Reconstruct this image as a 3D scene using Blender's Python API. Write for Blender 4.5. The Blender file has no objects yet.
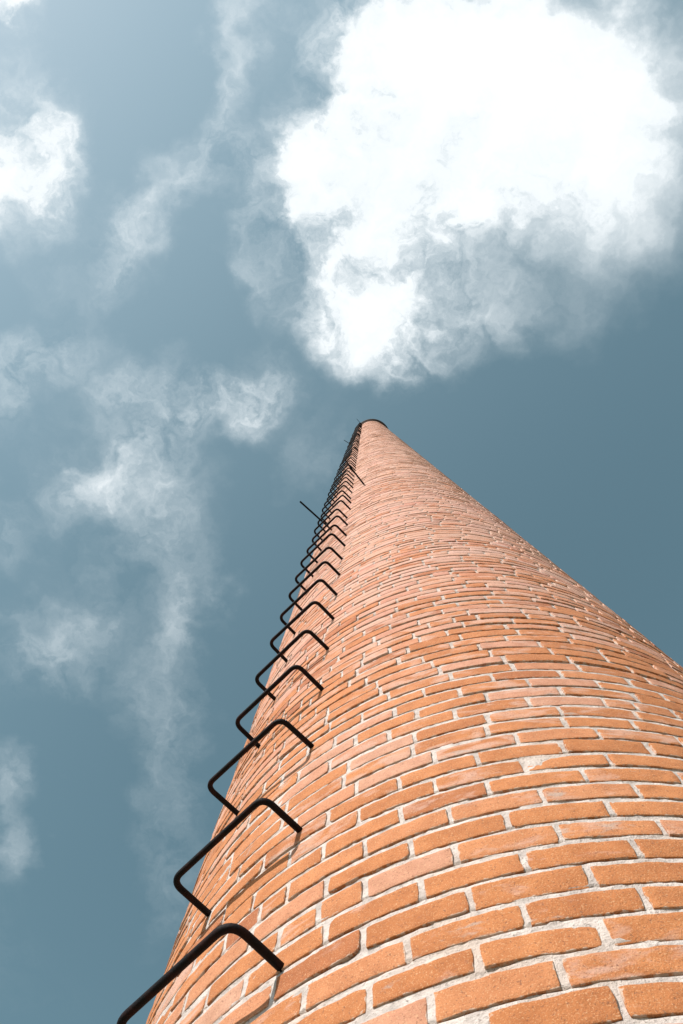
import bpy, math, random
import numpy as np
from mathutils import Matrix, Vector

SC = bpy.context.scene
COL = SC.collection
rad = math.radians

# ------------------------------------------------------------------ camera
EYE = 1.6                                   # camera height above the ground (m)
cd = bpy.data.cameras.new('camera')
cam = bpy.data.objects.new('camera', cd); COL.objects.link(cam)
cd.sensor_fit = 'VERTICAL'; cd.sensor_height = 36.0; cd.lens = 36.0 * 787.0 / 1024.0
cd.clip_start = 0.05; cd.clip_end = 20000
CAM_R = Vector((0.961618534, 0.273499036, 0.02209235))
CAM_U = Vector((0.267104842, -0.951478313, 0.152787508))
CAM_B = Vector((0.062807628, -0.141022326, -0.988012098))
m = Matrix((CAM_R, CAM_U, CAM_B)).transposed().to_4x4()
m.translation = Vector((0.0, -2.2774, EYE))
cam.matrix_world = m
SC.camera = cam

# ------------------------------------------------------------------ light
SUN_EL, SUN_AZ = 34.0, -115.0               # elevation, azimuth counter-clockwise from +X
SUN_STRENGTH, SKY_STRENGTH, EXPOSURE = 4.4, 0.10, 0.52
sd = Vector((math.cos(rad(SUN_EL)) * math.cos(rad(SUN_AZ)), math.cos(rad(SUN_EL)) * math.sin(rad(SUN_AZ)), math.sin(rad(SUN_EL))))
sl = bpy.data.lights.new('sun', 'SUN'); so = bpy.data.objects.new('sun', sl); COL.objects.link(so)
sl.energy = SUN_STRENGTH; sl.angle = rad(0.53); sl.color = (1.0, 0.93, 0.85)
so.rotation_euler = sd.to_track_quat('Z', 'Y').to_euler()

SC.view_settings.view_transform = 'Standard'; SC.view_settings.look = 'None'
SC.view_settings.gamma = 1.0; SC.view_settings.use_curve_mapping = False
SC.view_settings.exposure = EXPOSURE

# ------------------------------------------------------------------ node helper
class NT:
    def __init__(s, tree): s.t = tree; s.n = tree.nodes; s.l = tree.links
    def node(s, typ, ins=None, **kw):
        n = s.n.new(typ)
        for k, v in kw.items(): setattr(n, k, v)
        for k, v in (ins or {}).items():
            sock = n.inputs[k]
            if isinstance(v, bpy.types.NodeSocket): s.l.new(v, sock)
            else: sock.default_value = v
        return n
    def math(s, op, a, b=0.0, c=0.0, clamp=False):
        n = s.node('ShaderNodeMath', {0: a, 1: b, 2: c}, operation=op); n.use_clamp = clamp; return n.outputs[0]
    def vmath(s, op, a, b=(0, 0, 0), sc=1.0):
        n = s.node('ShaderNodeVectorMath', {0: a, 1: b}, operation=op); n.inputs[3].default_value = sc
        return n.outputs['Value'] if op in ('DOT_PRODUCT', 'LENGTH') else n.outputs[0]
    def ramp(s, v, a, b, c=0.0, d=1.0, smooth=True):
        n = s.node('ShaderNodeMapRange', {0: v, 1: a, 2: b, 3: c, 4: d})
        n.interpolation_type = 'SMOOTHSTEP' if smooth else 'LINEAR'; n.clamp = True
        return n.outputs[0]
    def mix(s, f, a, b, blend='MIX'):
        n = s.node('ShaderNodeMix', {'Factor': f}, data_type='RGBA', blend_type=blend)
        for i, v in ((6, a), (7, b)):
            if isinstance(v, bpy.types.NodeSocket): s.l.new(v, n.inputs[i])
            else: n.inputs[i].default_value = (*v, 1) if len(v) == 3 else v
        return n.outputs[2]
    def noise(s, vec, scale, detail=4, rough=0.55, dist=0.0, color=False, lac=2.0):
        n = s.node('ShaderNodeTexNoise', {'Vector': vec, 'Scale': scale, 'Detail': detail, 'Roughness': rough, 'Distortion': dist, 'Lacunarity': lac})
        return n.outputs['Color' if color else 'Fac']

# ------------------------------------------------------------------ sky with broken cloud
# each cloud bank: centre x/z, y/z of its direction, half sizes, heading, thickness
CLOUDS = [
    (0.223, -0.285, 0.147, 0.112, -3.02, 1.5), (0.184, -0.37, 0.111, 0.065, -2.842, 1.25), (0.079, -0.256, 0.079, 0.071, -2.819, 1.25), (0.335, -0.246, 0.111, 0.095, -2.837, 0.85),
    (0.427, -0.173, 0.098, 0.086, 1.319, 0.6), (0.163, -0.172, 0.107, 0.059, 3.02, 0.6), (0.014, -0.158, 0.095, 0.069, 1.614, 0.95), (0.049, -0.057, 0.058, 0.052, 2.01, 0.85),
    (-0.015, -0.248, 0.067, 0.036, 1.859, 1.1), (-0.017, -0.097, 0.046, 0.032, 1.386, 0.75), (0.106, -0.416, 0.082, 0.038, -2.852, 0.5), (0.12, -0.105, 0.072, 0.06, 2.989, 0.55),
    (0.271, -0.055, 0.144, 0.054, 3.084, 0.36), (0.15, -0.028, 0.086, 0.039, -3.027, 0.32), (0.42, -0.278, 0.077, 0.069, 1.508, 0.38), (0.29, -0.135, 0.119, 0.052, -3.015, 0.42),
    (-0.332, -0.376, 0.072, 0.065, 2.21, 1.6), (-0.274, -0.394, 0.052, 0.034, 1.941, 0.728), (-0.278, -0.552, 0.036, 0.024, -2.899, 1.8), (-0.285, -0.462, 0.049, 0.041, 2.029, 0.426),
    (-0.045, -0.413, 0.078, 0.024, 2.099, 0.65), (-0.096, -0.336, 0.048, 0.026, 2.171, 0.627), (-0.179, -0.283, 0.077, 0.033, 2.573, 0.65), (-0.241, -0.252, 0.046, 0.031, 2.304, 0.448),
    (-0.071, -0.288, 0.041, 0.024, 1.876, 0.65), (-0.087, -0.195, 0.066, 0.022, 1.537, 0.381), (-0.28, -0.214, 0.076, 0.036, -3.117, 0.224), (-0.377, -0.144, 0.069, 0.034, -3.08, 0.784),
    (-0.434, -0.091, 0.054, 0.035, 2.138, 0.493), (-0.258, -0.061, 0.063, 0.038, -2.714, 0.582), (-0.126, -0.023, 0.04, 0.038, -2.665, 0.896), (-0.198, -0.018, 0.049, 0.03, -3.051, 0.538),
    (-0.296, 0.014, 0.077, 0.07, -2.873, 0.494), (-0.374, 0.026, 0.074, 0.041, 2.894, 0.399), (-0.28, 0.113, 0.064, 0.057, 2.039, 0.418), (-0.391, 0.138, 0.066, 0.054, -2.971, 0.209),
    (-0.476, 0.22, 0.069, 0.054, 2.877, 0.532), (-0.294, 0.221, 0.055, 0.032, 1.896, 0.456), (-0.368, 0.323, 0.098, 0.046, 1.814, 0.342), (-0.388, 0.451, 0.088, 0.041, 1.893, 0.209),
    (-0.603, 0.385, 0.045, 0.04, 3.044, 0.475), (-0.499, 0.066, 0.041, 0.036, 2.24, 0.38), (-0.442, 0.575, 0.091, 0.05, 1.904, 0.228), (-0.638, 0.476, 0.052, 0.031, 1.957, 0.285),
    (-0.064, 0.066, 0.041, 0.038, 1.887, 0.24), (0.381, -0.209, 0.137, 0.127, 1.306, 0.22),
]
w = bpy.data.worlds.new('World'); SC.world = w; w.use_nodes = True
T = NT(w.node_tree); T.n.clear()
sky = T.node('ShaderNodeTexSky', sky_type='NISHITA')
sky.sun_disc = False; sky.sun_elevation = rad(SUN_EL); sky.sun_rotation = rad(90.0 - SUN_AZ)
sky.air_density = 1.0; sky.dust_density = 1.0; sky.ozone_density = 1.6; sky.altitude = 200
skyc = T.node('ShaderNodeHueSaturation', {'Hue': 0.45, 'Saturation': 0.85, 'Value': 0.98, 'Fac': 1.0, 'Color': sky.outputs[0]}).outputs[0]
tc = T.node('ShaderNodeTexCoord').outputs['Generated']
sep = T.node('ShaderNodeSeparateXYZ', {0: tc})
zz = T.math('MAXIMUM', sep.outputs[2], 0.06)
P0 = T.node('ShaderNodeCombineXYZ', {0: T.math('DIVIDE', sep.outputs[0], zz), 1: T.math('DIVIDE', sep.outputs[1], zz), 2: 0.0}).outputs[0]
wa = T.vmath('SCALE', T.vmath('SUBTRACT', T.noise(P0, 6.0, 3, 0.5, color=True), (0.5, 0.5, 0.5)), sc=0.12)
wb = T.vmath('SCALE', T.vmath('SUBTRACT', T.noise(P0, 15.0, 6, 0.56, color=True), (0.5, 0.5, 0.5)), sc=0.12)
PW = T.vmath('MULTIPLY', T.vmath('ADD', T.vmath('ADD', P0, wa), wb), (1, 1, 0))
dens = None
for cx, cy, rx, ry, ang, amp in CLOUDS:
    mp = T.node('ShaderNodeMapping', {'Vector': PW, 'Location': (cx, cy, 0), 'Rotation': (0, 0, ang), 'Scale': (rx, ry, 1)}, vector_type='TEXTURE').outputs[0]
    d2 = T.vmath('DOT_PRODUCT', mp, mp)
    g = T.math('EXPONENT', T.math('MULTIPLY', T.math('POWER', d2, 1.2), -0.8))
    dens = T.math('MULTIPLY', g, amp) if dens is None else T.math('MULTIPLY_ADD', g, amp, dens)
f1 = T.noise(T.vmath('ADD', P0, wb), 7.0, 8, 0.56, 0.2)
f2 = T.noise(T.vmath('ADD', PW, T.vmath('SCALE', wb, sc=0.5)), 26.0, 8, 0.62, 0.2)
# other cloud banks over the rest of the sky, away from the ones above
far = T.math('MULTIPLY', T.ramp(T.vmath('LENGTH', P0), 0.75, 1.5), T.ramp(T.noise(P0, 1.3, 3, 0.5), 0.45, 0.75))
dens = T.math('ADD', dens, far)
tex = T.math('ADD', T.math('MULTIPLY', T.math('SUBTRACT', f1, 0.5), 4.1), T.math('MULTIPLY', T.math('SUBTRACT', f2, 0.5), 2.1))
# texture bites into the cloud edges and thins the veils; the deep cloud is smooth
core = T.math('MAXIMUM', T.ramp(dens, 0.9, 2.6), T.math('MULTIPLY', T.ramp(T.node('ShaderNodeSeparateXYZ', {0: P0}).outputs[0], 0.10, 0.36), 0.85))
q = T.math('MULTIPLY', dens, T.math('ADD', T.math('MULTIPLY', tex, T.math('SUBTRACT', 1.0, T.math('MULTIPLY', core, 0.8))), 1.0))
veil = T.ramp(q, 0.04, 1.6, smooth=False)
alpha = T.math('MULTIPLY', T.math('POWER', veil, 1.25), 1.0)
# thin haze that glares towards the sun
cs = T.vmath('DOT_PRODUCT', tc, tuple(sd))
hz = T.math('MULTIPLY', T.math('POWER', T.math('MAXIMUM', cs, 0.0), 3.0), 0.26)
base = T.mix(hz, skyc, (5.6, 6.7, 7.4))
thick = T.ramp(T.math('ADD', q, T.math('MULTIPLY', T.math('SUBTRACT', f1, 0.5), 0.8)), 0.35, 2.9)
cc = T.mix(thick, (5.7, 6.3, 6.6), (7.3, 7.5, 7.6))
final = T.mix(alpha, base, cc)
bg = T.node('ShaderNodeBackground', {'Color': final, 'Strength': SKY_STRENGTH})
wo = T.node('ShaderNodeOutputWorld', {0: bg.outputs[0]})

# ------------------------------------------------------------------ materials
def material(name):
    mt = bpy.data.materials.new(name); mt.use_nodes = True
    t = NT(mt.node_tree); t.n.clear()
    b = t.node('ShaderNodeBsdfPrincipled'); o = t.node('ShaderNodeOutputMaterial', {0: b.outputs[0]})
    return mt, t, b
def setc(t, sock, v): t.l.new(v, sock)

def brick_material():
    mt, t, b = material('brick')
    at = t.node('ShaderNodeAttribute', attribute_name='tone')        # r tone, g patchiness, b distance from the arris
    s = t.node('ShaderNodeSeparateColor', {0: at.outputs['Color']})
    tone, patch, edge = s.outputs[0], s.outputs[1], s.outputs[2]
    oc = t.node('ShaderNodeTexCoord').outputs['Object']
    # every brick samples the noise somewhere else
    vec = t.vmath('ADD', oc, t.node('ShaderNodeCombineXYZ', {0: t.math('MULTIPLY', tone, 13.0), 1: t.math('MULTIPLY', patch, 17.0), 2: t.math('MULTIPLY', tone, 7.0)}).outputs[0])
    cr = t.node('ShaderNodeValToRGB', {0: tone})
    e = cr.color_ramp.elements
    e[0].position = 0.0; e[0].color = (0.31, 0.105, 0.052, 1)
    e[1].position = 1.0; e[1].color = (0.52, 0.29, 0.20, 1)
    for p, c in ((0.10, (0.36, 0.125, 0.052, 1)), (0.3, (0.43, 0.162, 0.058, 1)), (0.55, (0.50, 0.200, 0.076, 1)), (0.75, (0.51, 0.245, 0.150, 1))):
        x = e.new(p); x.color = c
    base = cr.outputs[0]
    # brick colour shifts pinker with height
    up = t.ramp(t.node('ShaderNodeSeparateXYZ', {0: oc}).outputs[2], 2.6, 7.5)
    base = t.mix(up, base, t.mix(1.0, base, (0.99, 0.93, 1.16), 'MULTIPLY'))
    cloud = t.noise(vec, 16.0, 5, 0.6)
    base = t.mix(t.ramp(cloud, 0.3, 0.72), base, t.mix(1.0, base, (0.80, 0.74, 0.70), 'MULTIPLY'))
    # pale lime bloom and grey smears along some bricks
    sv = t.vmath('MULTIPLY', vec, (1, 1, 2.6))
    bl = t.noise(sv, 9.0, 6, 0.62, 0.5)
    hz_ = t.ramp(t.node('ShaderNodeSeparateXYZ', {0: oc}).outputs[2], 2.8, 7.5, 0.0, 0.27)   # the pale mix spreads further with height
    m1 = t.math('MULTIPLY', t.ramp(t.math('ADD', t.math('ADD', bl, hz_), t.math('MULTIPLY', patch, 0.30)), 0.74, 0.92), 0.6)
    base = t.mix(m1, base, (0.54, 0.355, 0.295))
    gz = t.noise(t.vmath('ADD', sv, (5, 3, 9)), 7.0, 5, 0.6, 0.3)
    m2 = t.math('MULTIPLY', t.ramp(t.math('ADD', gz, t.math('MULTIPLY', patch, 0.16)), 0.73, 0.82), 0.6)
    base = t.mix(m2, base, (0.36, 0.33, 0.31))
    # grog: light and dark specks
    sp = t.noise(vec, 330.0, 3, 0.65)
    base = t.mix(t.math('MULTIPLY', t.ramp(sp, 0.54, 0.67), 0.42), base, (0.70, 0.47, 0.28))
    sp2 = t.noise(t.vmath('ADD', vec, (3, 3, 3)), 210.0, 2, 0.6)
    base = t.mix(t.math('MULTIPLY', t.ramp(sp2, 0.59, 0.70), 0.7), base, (0.17, 0.075, 0.045))
    # mortar dragged over the arris
    en = t.math('ADD', t.math('MULTIPLY', t.noise(oc, 60.0, 5, 0.65), 1.0), t.math('MULTIPLY', edge, -1.0))
    m3 = t.math('MULTIPLY', t.ramp(en, 0.44, 0.56), 0.7)
    base = t.mix(m3, base, (0.56, 0.47, 0.40))
    setc(t, b.inputs['Base Color'], base)
    b.inputs['Roughness'].default_value = 0.86
    b.inputs['Specular IOR Level'].default_value = 0.3
    hgt = t.math('ADD', t.math('MULTIPLY', t.noise(vec, 45.0, 8, 0.72), 0.0055), t.math('MULTIPLY', t.noise(vec, 260.0, 4, 0.7), 0.0028))
    bp = t.node('ShaderNodeBump', {'Strength': 0.8, 'Distance': 1.0, 'Height': hgt})
    setc(t, b.inputs['Normal'], bp.outputs[0])
    return mt

def mortar_material():
    mt, t, b = material('lime_mortar')
    oc = t.node('ShaderNodeTexCoord').outputs['Object']
    n = t.noise(oc, 30.0, 6, 0.6); n2 = t.noise(oc, 160.0, 4, 0.65); n3 = t.noise(oc, 3.0, 4, 0.6)
    c = t.mix(t.ramp(n, 0.3, 0.7), (0.39, 0.345, 0.325), (0.59, 0.53, 0.50))
    up = t.ramp(t.node('ShaderNodeSeparateXYZ', {0: oc}).outputs[2], 3.2, 10.0, 0.0, 0.8)
    c = t.mix(up, c, (0.44, 0.29, 0.23))
    c = t.mix(t.math('MULTIPLY', t.ramp(n3, 0.5, 0.7), 0.5), c, (0.52, 0.41, 0.34))
    c = t.mix(t.math('MULTIPLY', t.ramp(n2, 0.56, 0.68), 0.75), c, (0.20, 0.16, 0.145))
    setc(t, b.inputs['Base Color'], c); b.inputs['Roughness'].default_value = 0.95
    b.inputs['Specular IOR Level'].default_value = 0.2
    hgt = t.math('ADD', t.math('MULTIPLY', n, 0.008), t.math('MULTIPLY', n2, 0.005))
    bp = t.node('ShaderNodeBump', {'Strength': 0.9, 'Distance': 1.0, 'Height': hgt}); setc(t, b.inputs['Normal'], bp.outputs[0])
    return mt

def iron_material(name, rust):
    mt, t, b = material(name)
    oc = t.node('ShaderNodeTexCoord').outputs['Object']
    n = t.noise(oc, 22.0, 6, 0.65); n2 = t.noise(oc, 180.0, 4, 0.6)
    c = t.mix(t.ramp(n, 0.62 - rust, 0.80 - rust), (0.005, 0.0045, 0.006), (0.022, 0.009, 0.008))
    setc(t, b.inputs['Base Color'], c)
    b.inputs['Metallic'].default_value = 0.0; b.inputs['Specular IOR Level'].default_value = 0.12
    setc(t, b.inputs['Roughness'], t.ramp(n, 0.3, 0.7, 0.55, 0.8))
    bp = t.node('ShaderNodeBump', {'Strength': 0.6, 'Distance': 1.0, 'Height': t.math('MULTIPLY', n2, 0.002)}); setc(t, b.inputs['Normal'], bp.outputs[0])
    return mt

def soot_material():
    mt, t, b = material('sooty_brick')
    oc = t.node('ShaderNodeTexCoord').outputs['Object']
    n = t.noise(oc, 3.0, 5, 0.6)
    setc(t, b.inputs['Base Color'], t.mix(t.ramp(n, 0.4, 0.75), (0.022, 0.016, 0.015), (0.085, 0.04, 0.03)))
    b.inputs['Roughness'].default_value = 0.9
    return mt

def ground_material():
    mt, t, b = material('dry_ground')
    oc = t.node('ShaderNodeTexCoord').outputs['Object']
    n = t.noise(oc, 0.35, 6, 0.6); n2 = t.noise(oc, 14.0, 6, 0.65)
    c = t.mix(t.ramp(n, 0.4, 0.6), (0.24, 0.19, 0.13), (0.13, 0.14, 0.06))
    c = t.mix(t.math('MULTIPLY', t.ramp(n2, 0.4, 0.7), 0.5), c, (0.30, 0.26, 0.20))
    setc(t, b.inputs['Base Color'], c); b.inputs['Roughness'].default_value = 0.95
    bp = t.node('ShaderNodeBump', {'Strength': 0.8, 'Distance': 1.0, 'Height': t.math('MULTIPLY', n2, 0.03)}); setc(t, b.inputs['Normal'], bp.outputs[0])
    return mt

BRICK, MORTAR, SOOT, GROUND = brick_material(), mortar_material(), soot_material(), ground_material()
IRON, RUSTY = iron_material('black_iron', 0.0), iron_material('rusty_black_iron', 0.16)

# ------------------------------------------------------------------ mesh helpers
def mesh_object(name, verts, faces, mats, parent=None, smooth=True, face_mat=None):
    me = bpy.data.meshes.new(name)
    me.from_pydata([tuple(v) for v in verts], [], faces)
    for x in mats: me.materials.append(x)
    if face_mat is not None: me.polygons.foreach_set('material_index', face_mat)
    me.polygons.foreach_set('use_smooth', [smooth] * len(me.polygons))
    me.update()
    o = bpy.data.objects.new(name, me); COL.objects.link(o)
    if parent: o.parent = parent
    return o

def tag(o, label=None, cat=None, group=None, kind=None):
    if label: o['label'] = label
    if cat: o['category'] = cat
    if group: o['group'] = group
    if kind: o['kind'] = kind
    return o

# ------------------------------------------------------------------ ground (one sheet to the horizon)
rings = [0, 1.0, 2, 4, 8, 16, 40, 100, 300, 1000, 3000, 8000]
gv, gf = [(0, 0, 0)], []
NS = 64
rg = random.Random(4)
for r in rings[1:]:
    for j in range(NS):
        a = 2 * math.pi * j / NS
        gv.append((r * math.cos(a), r * math.sin(a), 0.0 if r < 3 or r > 500 else rg.uniform(-0.03, 0.02) * min(1, r / 10)))
for j in range(NS): gf.append((0, 1 + j, 1 + (j + 1) % NS))
for i in range(len(rings) - 2):
    for j in range(NS):
        a, b2 = 1 + i * NS + j, 1 + i * NS + (j + 1) % NS
        gf.append((a, a + NS, b2 + NS, b2))
tag(mesh_object('ground', gv, gf, [GROUND]), kind='structure')

# ------------------------------------------------------------------ chimney
R0, SLOPE = 1.31533, 0.0149                  # radius at eye height, taper per metre
TOP = EYE + 37.3
def radius(z): return R0 - SLOPE * (z - EYE)

rng = np.random.default_rng(11)
chim = bpy.data.objects.new('brick_chimney', None); COL.objects.link(chim)
tag(chim, 'tall tapering round orange brick chimney with pale mortar and a blackened rim', 'chimney')

# mortar core with an open flue
PITCH = 0.07755
Z_PHASE = EYE + 1.181                        # centre of one mortar bed
rows = [(0.0, 0.0, 0.0)]                      # height, groove share, wobble share
kk = -int(Z_PHASE / PITCH)
while Z_PHASE + kk * PITCH < TOP - 0.1:
    z_ = Z_PHASE + kk * PITCH; hh = z_ - EYE
    if 0.7 < hh < 12:
        prof = [(-0.012, 0, 0), (-0.0065, 0, .6), (0.0, 0, 1), (0.0050, 0, .7), (0.0068, 1, 0), (0.0105, 1, 0), (0.0125, 0, 0)]
        if hh < 3.2: prof += [(0.022, 0, .6), (0.034, 0, 1), (0.046, 0, .8), (0.057, 0, .6)]
        rows += [(z_ + a, b, c) for a, b, c in prof]
    elif kk % 3 == 0: rows.append((z_, 0, 0))
    kk += 1
rows = [r for r in rows if 0 <= r[0] < TOP] + [(TOP, 0, 0)]
zs, groove, wob = (np.array(x, float) for x in zip(*rows))
def vnoise(x, y, seed):                      # smooth value noise on a lattice
    xi, yi = np.floor(x).astype(int), np.floor(y).astype(int)
    xf, yf = x - xi, y - yi
    h = lambda a, b: (np.sin(a * 127.1 + b * 311.7 + seed * 74.7) * 43758.5453) % 1.0
    u, v = xf * xf * (3 - 2 * xf), yf * yf * (3 - 2 * yf)
    return (h(xi, yi) * (1 - u) + h(xi + 1, yi) * u) * (1 - v) + (h(xi, yi + 1) * (1 - u) + h(xi + 1, yi + 1) * u) * v
def fbm(x, y, seed, o=4):
    t_, a_ = 0, 0.5
    for k in range(o): t_ = t_ + a_ * (vnoise(x * 2 ** k, y * 2 ** k, seed + k) - 0.5); a_ *= 0.5
    return t_ * 2
NA = 560
an = np.arange(NA) / NA * 2 * math.pi
A, Z = np.meshgrid(an, zs)
gmask = np.clip((fbm(A * R0 / 0.05, Z / 0.03, 9, 3) + 0.12) * 5, 0.0, 1)
RR = radius(Z) + fbm(A * R0 / 0.018, Z / 0.02, 3, 3) * 0.0034 * wob[:, None] - 0.0009 * wob[:, None] - groove[:, None] * gmask * np.where(Z > EYE + 2.6, 0.010, 0.005)
mv = np.stack([RR * np.sin(A), -RR * np.cos(A), Z], -1).reshape(-1, 3)
ii, jj = np.meshgrid(np.arange(len(zs) - 1), np.arange(NA), indexing='ij')
b0 = (ii * NA).ravel(); j1 = jj.ravel(); j2 = (j1 + 1) % NA
mf = np.stack([b0 + j1, b0 + j2, b0 + NA + j2, b0 + NA + j1], 1)

# bricks: each one its own rough-edged block, all in the one masonry mesh
BV, BF, BT = [], [], []
nb = 0
def grid_faces(nu, nv):
    i, j = np.meshgrid(np.arange(nu - 1), np.arange(nv - 1), indexing='ij')
    a = (i * nv + j).ravel()
    return np.stack([a, a + nv, a + nv + 1, a + 1], 1)
FACES, SIDE, BS = {}, {}, []
def add_brick(a0, a1, z0, z1, nx, nz, proud, tone, patch):
    global nb
    Rm = radius((z0 + z1) / 2)
    L, Hh = (a1 - a0) * Rm, z1 - z0
    e = 0.0018
    u = np.concatenate([[0, 0], np.linspace(e / L, 1 - e / L, nx + 1), [1, 1]])
    v = np.concatenate([[0, 0], np.linspace(e / Hh, 1 - e / Hh, nz + 1), [1, 1]])
    nu, nv = len(u), len(v)
    U, V = np.meshgrid(u, v, indexing='ij')
    dep = np.full(U.shape, proud)
    iu, iv = np.meshgrid(np.arange(nu), np.arange(nv), indexing='ij')
    ring = np.minimum(np.minimum(iu, nu - 1 - iu), np.minimum(iv, nv - 1 - iv))
    dep[ring == 1] = proud - 0.0008
    dep[ring == 0] = -0.012
    x, y = U * L, V * Hh
    s = rng.uniform(0, 900)
    if nx > 4:
        amp = 0.0036 if nx > 8 else 0.003
        fx, fy = x / 0.03 + s, y / 0.03 + s * 1.7
        k = np.where(ring <= 1, 1.0, 0.9)
        x = x + fbm(fx, fy, 1, 3) * amp * k
        y = y + fbm(fx + 50, fy + 20, 2, 3) * amp * k
        # knocked corners
        for cu, cv in ((0, 0), (0, 1), (1, 0), (1, 1)):
            c = rng.uniform(0.0, 0.0014) * (1 if rng.random() > 0.12 else 4)
            dx, dy = abs(U - cu) * L, abs(V - cv) * Hh
            wgt = np.exp(-(dx * dx + dy * dy) / (0.006 ** 2))
            x += wgt * c * (1 if cu == 0 else -1); y += wgt * c * (1 if cv == 0 else -1)
        dep = dep + np.where(ring > 0, fbm(x / 0.03 + s, y / 0.03, 5, 3) * 0.0016, 0)
    tilt = rng.normal(0, 0.0009) * (V - 0.5) * 2 + rng.normal(0, 0.0010) * (U - 0.5) * 2
    rot = rng.normal(0, 0.006) * L
    aa = a0 + x / Rm; zz_ = z0 + y + (U - 0.5) * rot
    r = radius(zz_) + dep + np.where(ring > 0, tilt, 0)
    BV.append(np.stack([r * np.sin(aa), -r * np.cos(aa), zz_], -1).reshape(-1, 3))
    if (nu, nv) not in FACES: FACES[(nu, nv)] = grid_faces(nu, nv)
    BF.append(FACES[(nu, nv)] + nb); nb += nu * nv
    ed = np.minimum(np.minimum(U * L, (1 - U) * L), np.minimum(V * Hh, (1 - V) * Hh)) / 0.02
    c = np.ones((nu * nv, 4)); c[:, 0] = tone; c[:, 1] = patch; c[:, 2] = np.clip(ed, 0, 1).ravel()
    BT.append(c)
    if (nu, nv) not in SIDE:
        i_, j_ = np.meshgrid(np.arange(nu - 1), np.arange(nv - 1), indexing='ij')
        SIDE[(nu, nv)] = ((i_ == 0) | (i_ == nu - 2) | (j_ == 0) | (j_ == nv - 2)).ravel()
    BS.append(~SIDE[(nu, nv)])

n0 = -int(Z_PHASE / PITCH)
k = n0
JOINT = 0.0132
ALIGN = (-0.1035 * 1.55) / 1.2962            # angle of one head joint in the course the camera looks at first
off = 0.0
course = 0
prevN = None
while True:
    zb = Z_PHASE + k * PITCH; zt = zb + PITCH
    if zt > TOP - 0.02: break
    zm = (zb + zt) / 2; R = radius(zm)
    h = zm - EYE
    N = int(round(2 * math.pi * radius(zm + 0.0) / 0.2155))
    if prevN is None or N < prevN or prevN - N > 0: prevN = N
    wid = 1 + rng.normal(0, 0.035 if h < 3 else 0.07, N)
    wid = wid / wid.sum() * 2 * math.pi
    st = ALIGN + (0.0 if k % 2 else 0.44 * 2 * math.pi / N) + rng.normal(0, 0.008 if h < 2 else 0.03)
    # keep the joint nearest the ALIGN angle in place
    edges = st + np.concatenate([[0], np.cumsum(wid)])
    ctone = rng.normal(0, 0.04) + min(1, max(0, h - 3) / 4) * (0.07 * math.sin(k * 0.19) + 0.04 * math.sin(k * 0.53 + 1) + rng.normal(0, 0.05) - (0.22 if rng.random() < 0.10 else 0))
    cpr = rng.normal(0, 0.0005) if h < 6 else rng.normal(0, 0.0016)
    dense = 0.9 < h < 3.4
    mid = 3.4 <= h < 9
    for i in range(N):
        pieces = [(edges[i], edges[i + 1])]
        if rng.random() < (0.03 if h < 3 else 0.10):     # a closer or a header
            cut = edges[i] + (edges[i + 1] - edges[i]) * rng.uniform(0.42, 0.58)
            pieces = [(edges[i], cut), (cut, edges[i + 1])]
        for a0, a1 in pieces:
            j = JOINT * (1 - 0.35 * min(1, max(0, h - 5) / 12)) / R * rng.uniform(0.7, 1.25) / 2
            bed = 0.0165 + rng.normal(0, 0.0012)
            z0 = zb + bed / 2 + rng.normal(0, 0.0008); z1 = zt - bed / 2 + rng.normal(0, 0.0008)
            am = ((a0 + a1) / 2 + math.pi) % (2 * math.pi) - math.pi
            seen = -1.6 < am < 1.6
            if dense and seen: nx, nz = (18, 6) if (a1 - a0) * R > 0.14 else (10, 6)
            elif mid and seen: nx, nz = 7, 2
            else: nx, nz = 3, 1
            g = rng.random()
            tone = 0.45 + 0.17 * min(1, max(0, h - 1.6) / 5) + ctone + rng.normal(0, 0.10 if h < 3 else 0.14)
            if rng.random() < (0.09 if h < 3 else 0.10): tone = rng.uniform(0.75, 1.0)
            if rng.random() < (0.03 if h < 3 else 0.07): tone = rng.uniform(0.08, 0.22)
            add_brick(a0 + j, a1 - j, z0, z1, nx, nz, max(0.0016 if h < 2.6 else 0.0022, (0.0025 if h < 2.6 else 0.0050) + cpr + rng.normal(0, 0.0008)), float(np.clip(tone, 0, 1)), rng.random())
    k += 1
BV = np.concatenate(BV); BT = np.concatenate(BT); BF = np.concatenate(BF)
nm = len(mv)
ring_top = [(len(zs) - 1) * NA + j for j in range(NA)]
# flue: lip and inner wall
fl = []
Rt = radius(TOP) - 0.22
for z_ in (TOP, 0.3):
    for j in range(NA): fl.append((Rt * math.sin(an[j]), -Rt * math.cos(an[j]), z_))
fl = np.array(fl)
allv = np.concatenate([mv, fl, BV])
o1 = nm
mf2 = []
for j in range(NA):
    j2 = (j + 1) % NA
    mf2.append((ring_top[j], ring_top[j2], o1 + j2, o1 + j))
    mf2.append((o1 + j, o1 + j2, o1 + NA + j2, o1 + NA + j))
mf = np.concatenate([mf, np.array(mf2)])
allf = np.concatenate([mf, BF + nm + len(fl)])
me = bpy.data.meshes.new('shaft')
me.vertices.add(len(allv)); me.vertices.foreach_set('co', allv.astype(np.float32).ravel())
me.loops.add(len(allf) * 4); me.loops.foreach_set('vertex_index', allf.astype(np.int32).ravel())
me.polygons.add(len(allf)); me.polygons.foreach_set('loop_start', (np.arange(len(allf)) * 4).astype(np.int32))
me.polygons.foreach_set('loop_total', np.full(len(allf), 4, np.int32))
me.materials.append(MORTAR); me.materials.append(BRICK)
mi = np.ones(len(allf), np.int32); mi[:len(mf)] = 0
me.polygons.foreach_set('material_index', mi)
me.polygons.foreach_set('use_smooth', np.concatenate([np.ones(len(mf), bool)] + BS))
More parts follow.
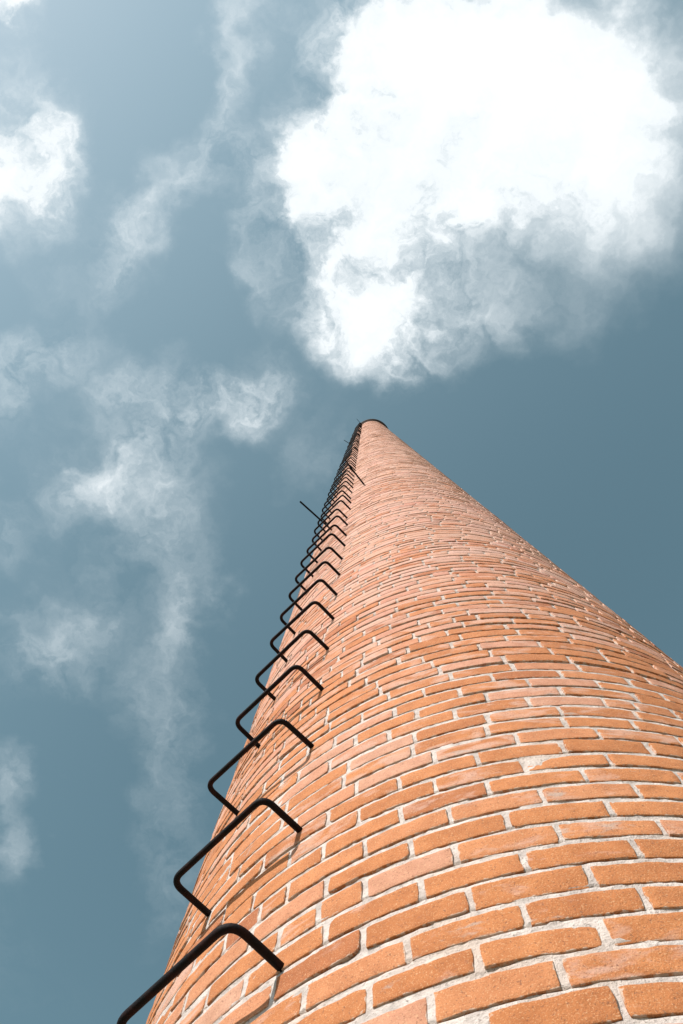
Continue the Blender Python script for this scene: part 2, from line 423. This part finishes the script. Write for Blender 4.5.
me.update(calc_edges=True)
ca = me.color_attributes.new('tone', 'FLOAT_COLOR', 'POINT')
cols = np.ones((len(allv), 4)); cols[:, 0:3] = 0.5; cols[nm + len(fl):] = BT
ca.data.foreach_set('color', cols.astype(np.float32).ravel())
me.validate()
shaft = bpy.data.objects.new('shaft', me); COL.objects.link(shaft); shaft.parent = chim

# blackened rim: a projecting moulded crown
def lathe(profile, n=96):
    v, f = [], []
    for r, z in profile:
        for j in range(n):
            a = 2 * math.pi * j / n; v.append((r * math.sin(a), -r * math.cos(a), z))
    for i in range(len(profile) - 1):
        for j in range(n):
            j2 = (j + 1) % n; f.append((i * n + j, i * n + j2, (i + 1) * n + j2, (i + 1) * n + j))
    return v, f
rt = radius(TOP)
v, f = lathe([(rt - 0.21, TOP - 0.25), (rt + 0.004, TOP - 0.25), (rt + 0.03, TOP - 0.2), (rt + 0.03, TOP - 0.12), (rt + 0.095, TOP - 0.11), (rt + 0.10, TOP + 0.12), (rt + 0.09, TOP + 0.2), (rt - 0.19, TOP + 0.22), (rt - 0.21, TOP + 0.2), (rt - 0.21, TOP - 0.25)])
rim = mesh_object('rim', v, f, [SOOT], chim)

# ------------------------------------------------------------------ climbing irons
def tube(path, r, n=14, cap=True):
    path = [Vector(p) for p in path]
    v, f = [], []
    up = None
    for i, p in enumerate(path):
        d = ((path[i + 1] - p).normalized() if i < len(path) - 1 else Vector()) + ((p - path[i - 1]).normalized() if i else Vector())
        d.normalize()
        if up is None: up = Vector((0, 0, 1)) if abs(d.z) < 0.9 else Vector((1, 0, 0))
        s = d.cross(up).normalized(); up = s.cross(d).normalized()
        for j in range(n):
            a = 2 * math.pi * j / n; v.append(p + (s * math.cos(a) + up * math.sin(a)) * r)
    for i in range(len(path) - 1):
        for j in range(n):
            j2 = (j + 1) % n; f.append((i * n + j, i * n + j2, (i + 1) * n + j2, (i + 1) * n + j))
    if cap:
        f.append(tuple(range(n - 1, -1, -1))); f.append(tuple(range((len(path) - 1) * n, len(path) * n)))
    return v, f
def rounded(pts, r, n=7):
    out = [pts[0]]
    for i in range(1, len(pts) - 1):
        a, b_, c = pts[i - 1], pts[i], pts[i + 1]
        p, q_ = b_ + (a - b_).normalized() * r, b_ + (c - b_).normalized() * r
        for k_ in range(n + 1):
            t_ = k_ / n; out.append(p * (1 - t_) ** 2 + b_ * 2 * t_ * (1 - t_) + q_ * t_ ** 2)
    out.append(pts[-1]); return out
K = 1.55
PHI, HALF, OUT, FIRST, STEP = -0.5051, 0.1744, 0.1319, EYE + 1.43236, 0.5115
# how each of the lowest irons was set: turn, width, reach, height, slope, droop
SET = {1: (0.0023, 0.0004, -0.0007, -0.0004, -0.0013, 0.0009), 2: (-0.0028, 0.0032, -0.0026, 0.0016, -0.0289, -0.0024), 3: (-0.014, 0.0077, 0.0014, 0.0206, -0.1175, -0.0034),
       4: (-0.0053, 0.004, 0.0007, 0.0108, -0.0543, 0.0074), 5: (-0.0013, 0.0005, -0.0026, 0.004, -0.0199, 0.0), 6: (0.0036, -0.0001, -0.0022, -0.0048, -0.0896, 0.0112),
       7: (-0.0001, 0.0008, -0.0025, -0.0046, -0.0756, 0.0135), 8: (-0.0022, 0.0022, -0.0037, 0.0106, -0.12, 0.012), 9: (-0.0065, 0.0047, -0.0043, 0.0221, -0.15, 0.0053)}
ordinal = ['lowest', 'second', 'third', 'fourth', 'fifth', 'sixth', 'seventh', 'eighth', 'ninth', 'tenth', 'eleventh', 'twelfth', 'thirteenth', 'fourteenth', 'fifteenth', 'sixteenth', 'seventeenth', 'eighteenth', 'nineteenth', 'twentieth']
NR = int((TOP - 0.3 - FIRST) / STEP) + 1
rr = random.Random(7)
for i in range(1, NR + 1):
    dphi, dw, dp, dz, tilt, lt = SET.get(i, (rr.gauss(0, .004), rr.gauss(0, .002), rr.gauss(0, .003), rr.gauss(0, .005), rr.gauss(-.05, .05), rr.gauss(.004, .004)))
    z = FIRST + STEP * (i - 1) + dz * K; R = radius(z); ph = PHI + dphi - 0.10 * max(0, i - 13) / 59; hw = HALF + dw * K
    n = Vector((math.sin(ph), -math.cos(ph), 0)); t = Vector((math.cos(ph), math.sin(ph), 0)); u = Vector((0, 0, 1))
    base = Vector((0, 0, z)); b_ = math.sqrt(R * R - hw * hw)
    org = n * R + base
    reach = R + OUT + dp * K
    pts = [n * (b_ - 0.10) + t * hw + base + u * (tilt * hw - lt * K * 0.1), n * reach + t * hw + base + u * (tilt * hw + lt * K),
           n * reach - t * hw + base + u * (-tilt * hw + lt * K), n * (b_ - 0.10) - t * hw + base - u * (tilt * hw)]
    pts = [p - org for p in pts]
    vv, ff = tube(rounded(pts, 0.036 if i > 1 else 0.045, 8), 0.0097 if i == 1 else 0.0092)
    o = mesh_object('ladder_rung', vv, ff, [RUSTY if i <= 12 else IRON])
    o.location = org
    if i == 1: lab = 'lowest and largest rusty black iron rung, cut by the bottom of the picture'
    elif i <= 20: lab = f'{ordinal[i - 1]} bent iron rung counting up from the lowest on the brick chimney'
    else: lab = 'thin dark iron rung, one of the tightly packed upper rungs below the chimney rim'
    tag(o, lab, 'rung', 'iron rungs climbing the chimney')

# longer iron spikes let into the brickwork beside the rungs
def spike(phi, h, length, label, r=0.009, inset=0.12, turn=0.0):
    z = EYE + h; R = radius(z)
    n = Vector((math.sin(phi), -math.cos(phi), 0))
    org = n * R + Vector((0, 0, z))
    d = Vector((math.sin(phi + turn), -math.cos(phi + turn), 0)); n = d
    vv, ff = tube([n * -inset, n * (length * 0.5), n * (length - 0.01), n * length], r, 12)
    o = mesh_object('iron_spike', vv, ff, [IRON]); o.location = org
    tag(o, label, 'spike', 'iron spikes sticking out beside the rungs')
spike(-0.5557, 4.9938 * K, 0.2792 * K, 'long thin iron spike sticking out left past the rungs against the sky')
spike(-0.2164, 6.2659 * K, 0.2175 * K, 'straight iron spike to the right of the rungs, lying across the brick face', r=0.0105, turn=-0.175)
spike(-0.7264, 15.54 * K, 0.2075 * K, 'tiny iron spike poking left of the densely packed upper rungs')
spike(-0.4295, 24.15 * K, 0.2371 * K, 'topmost tiny iron spike beside the black rim')
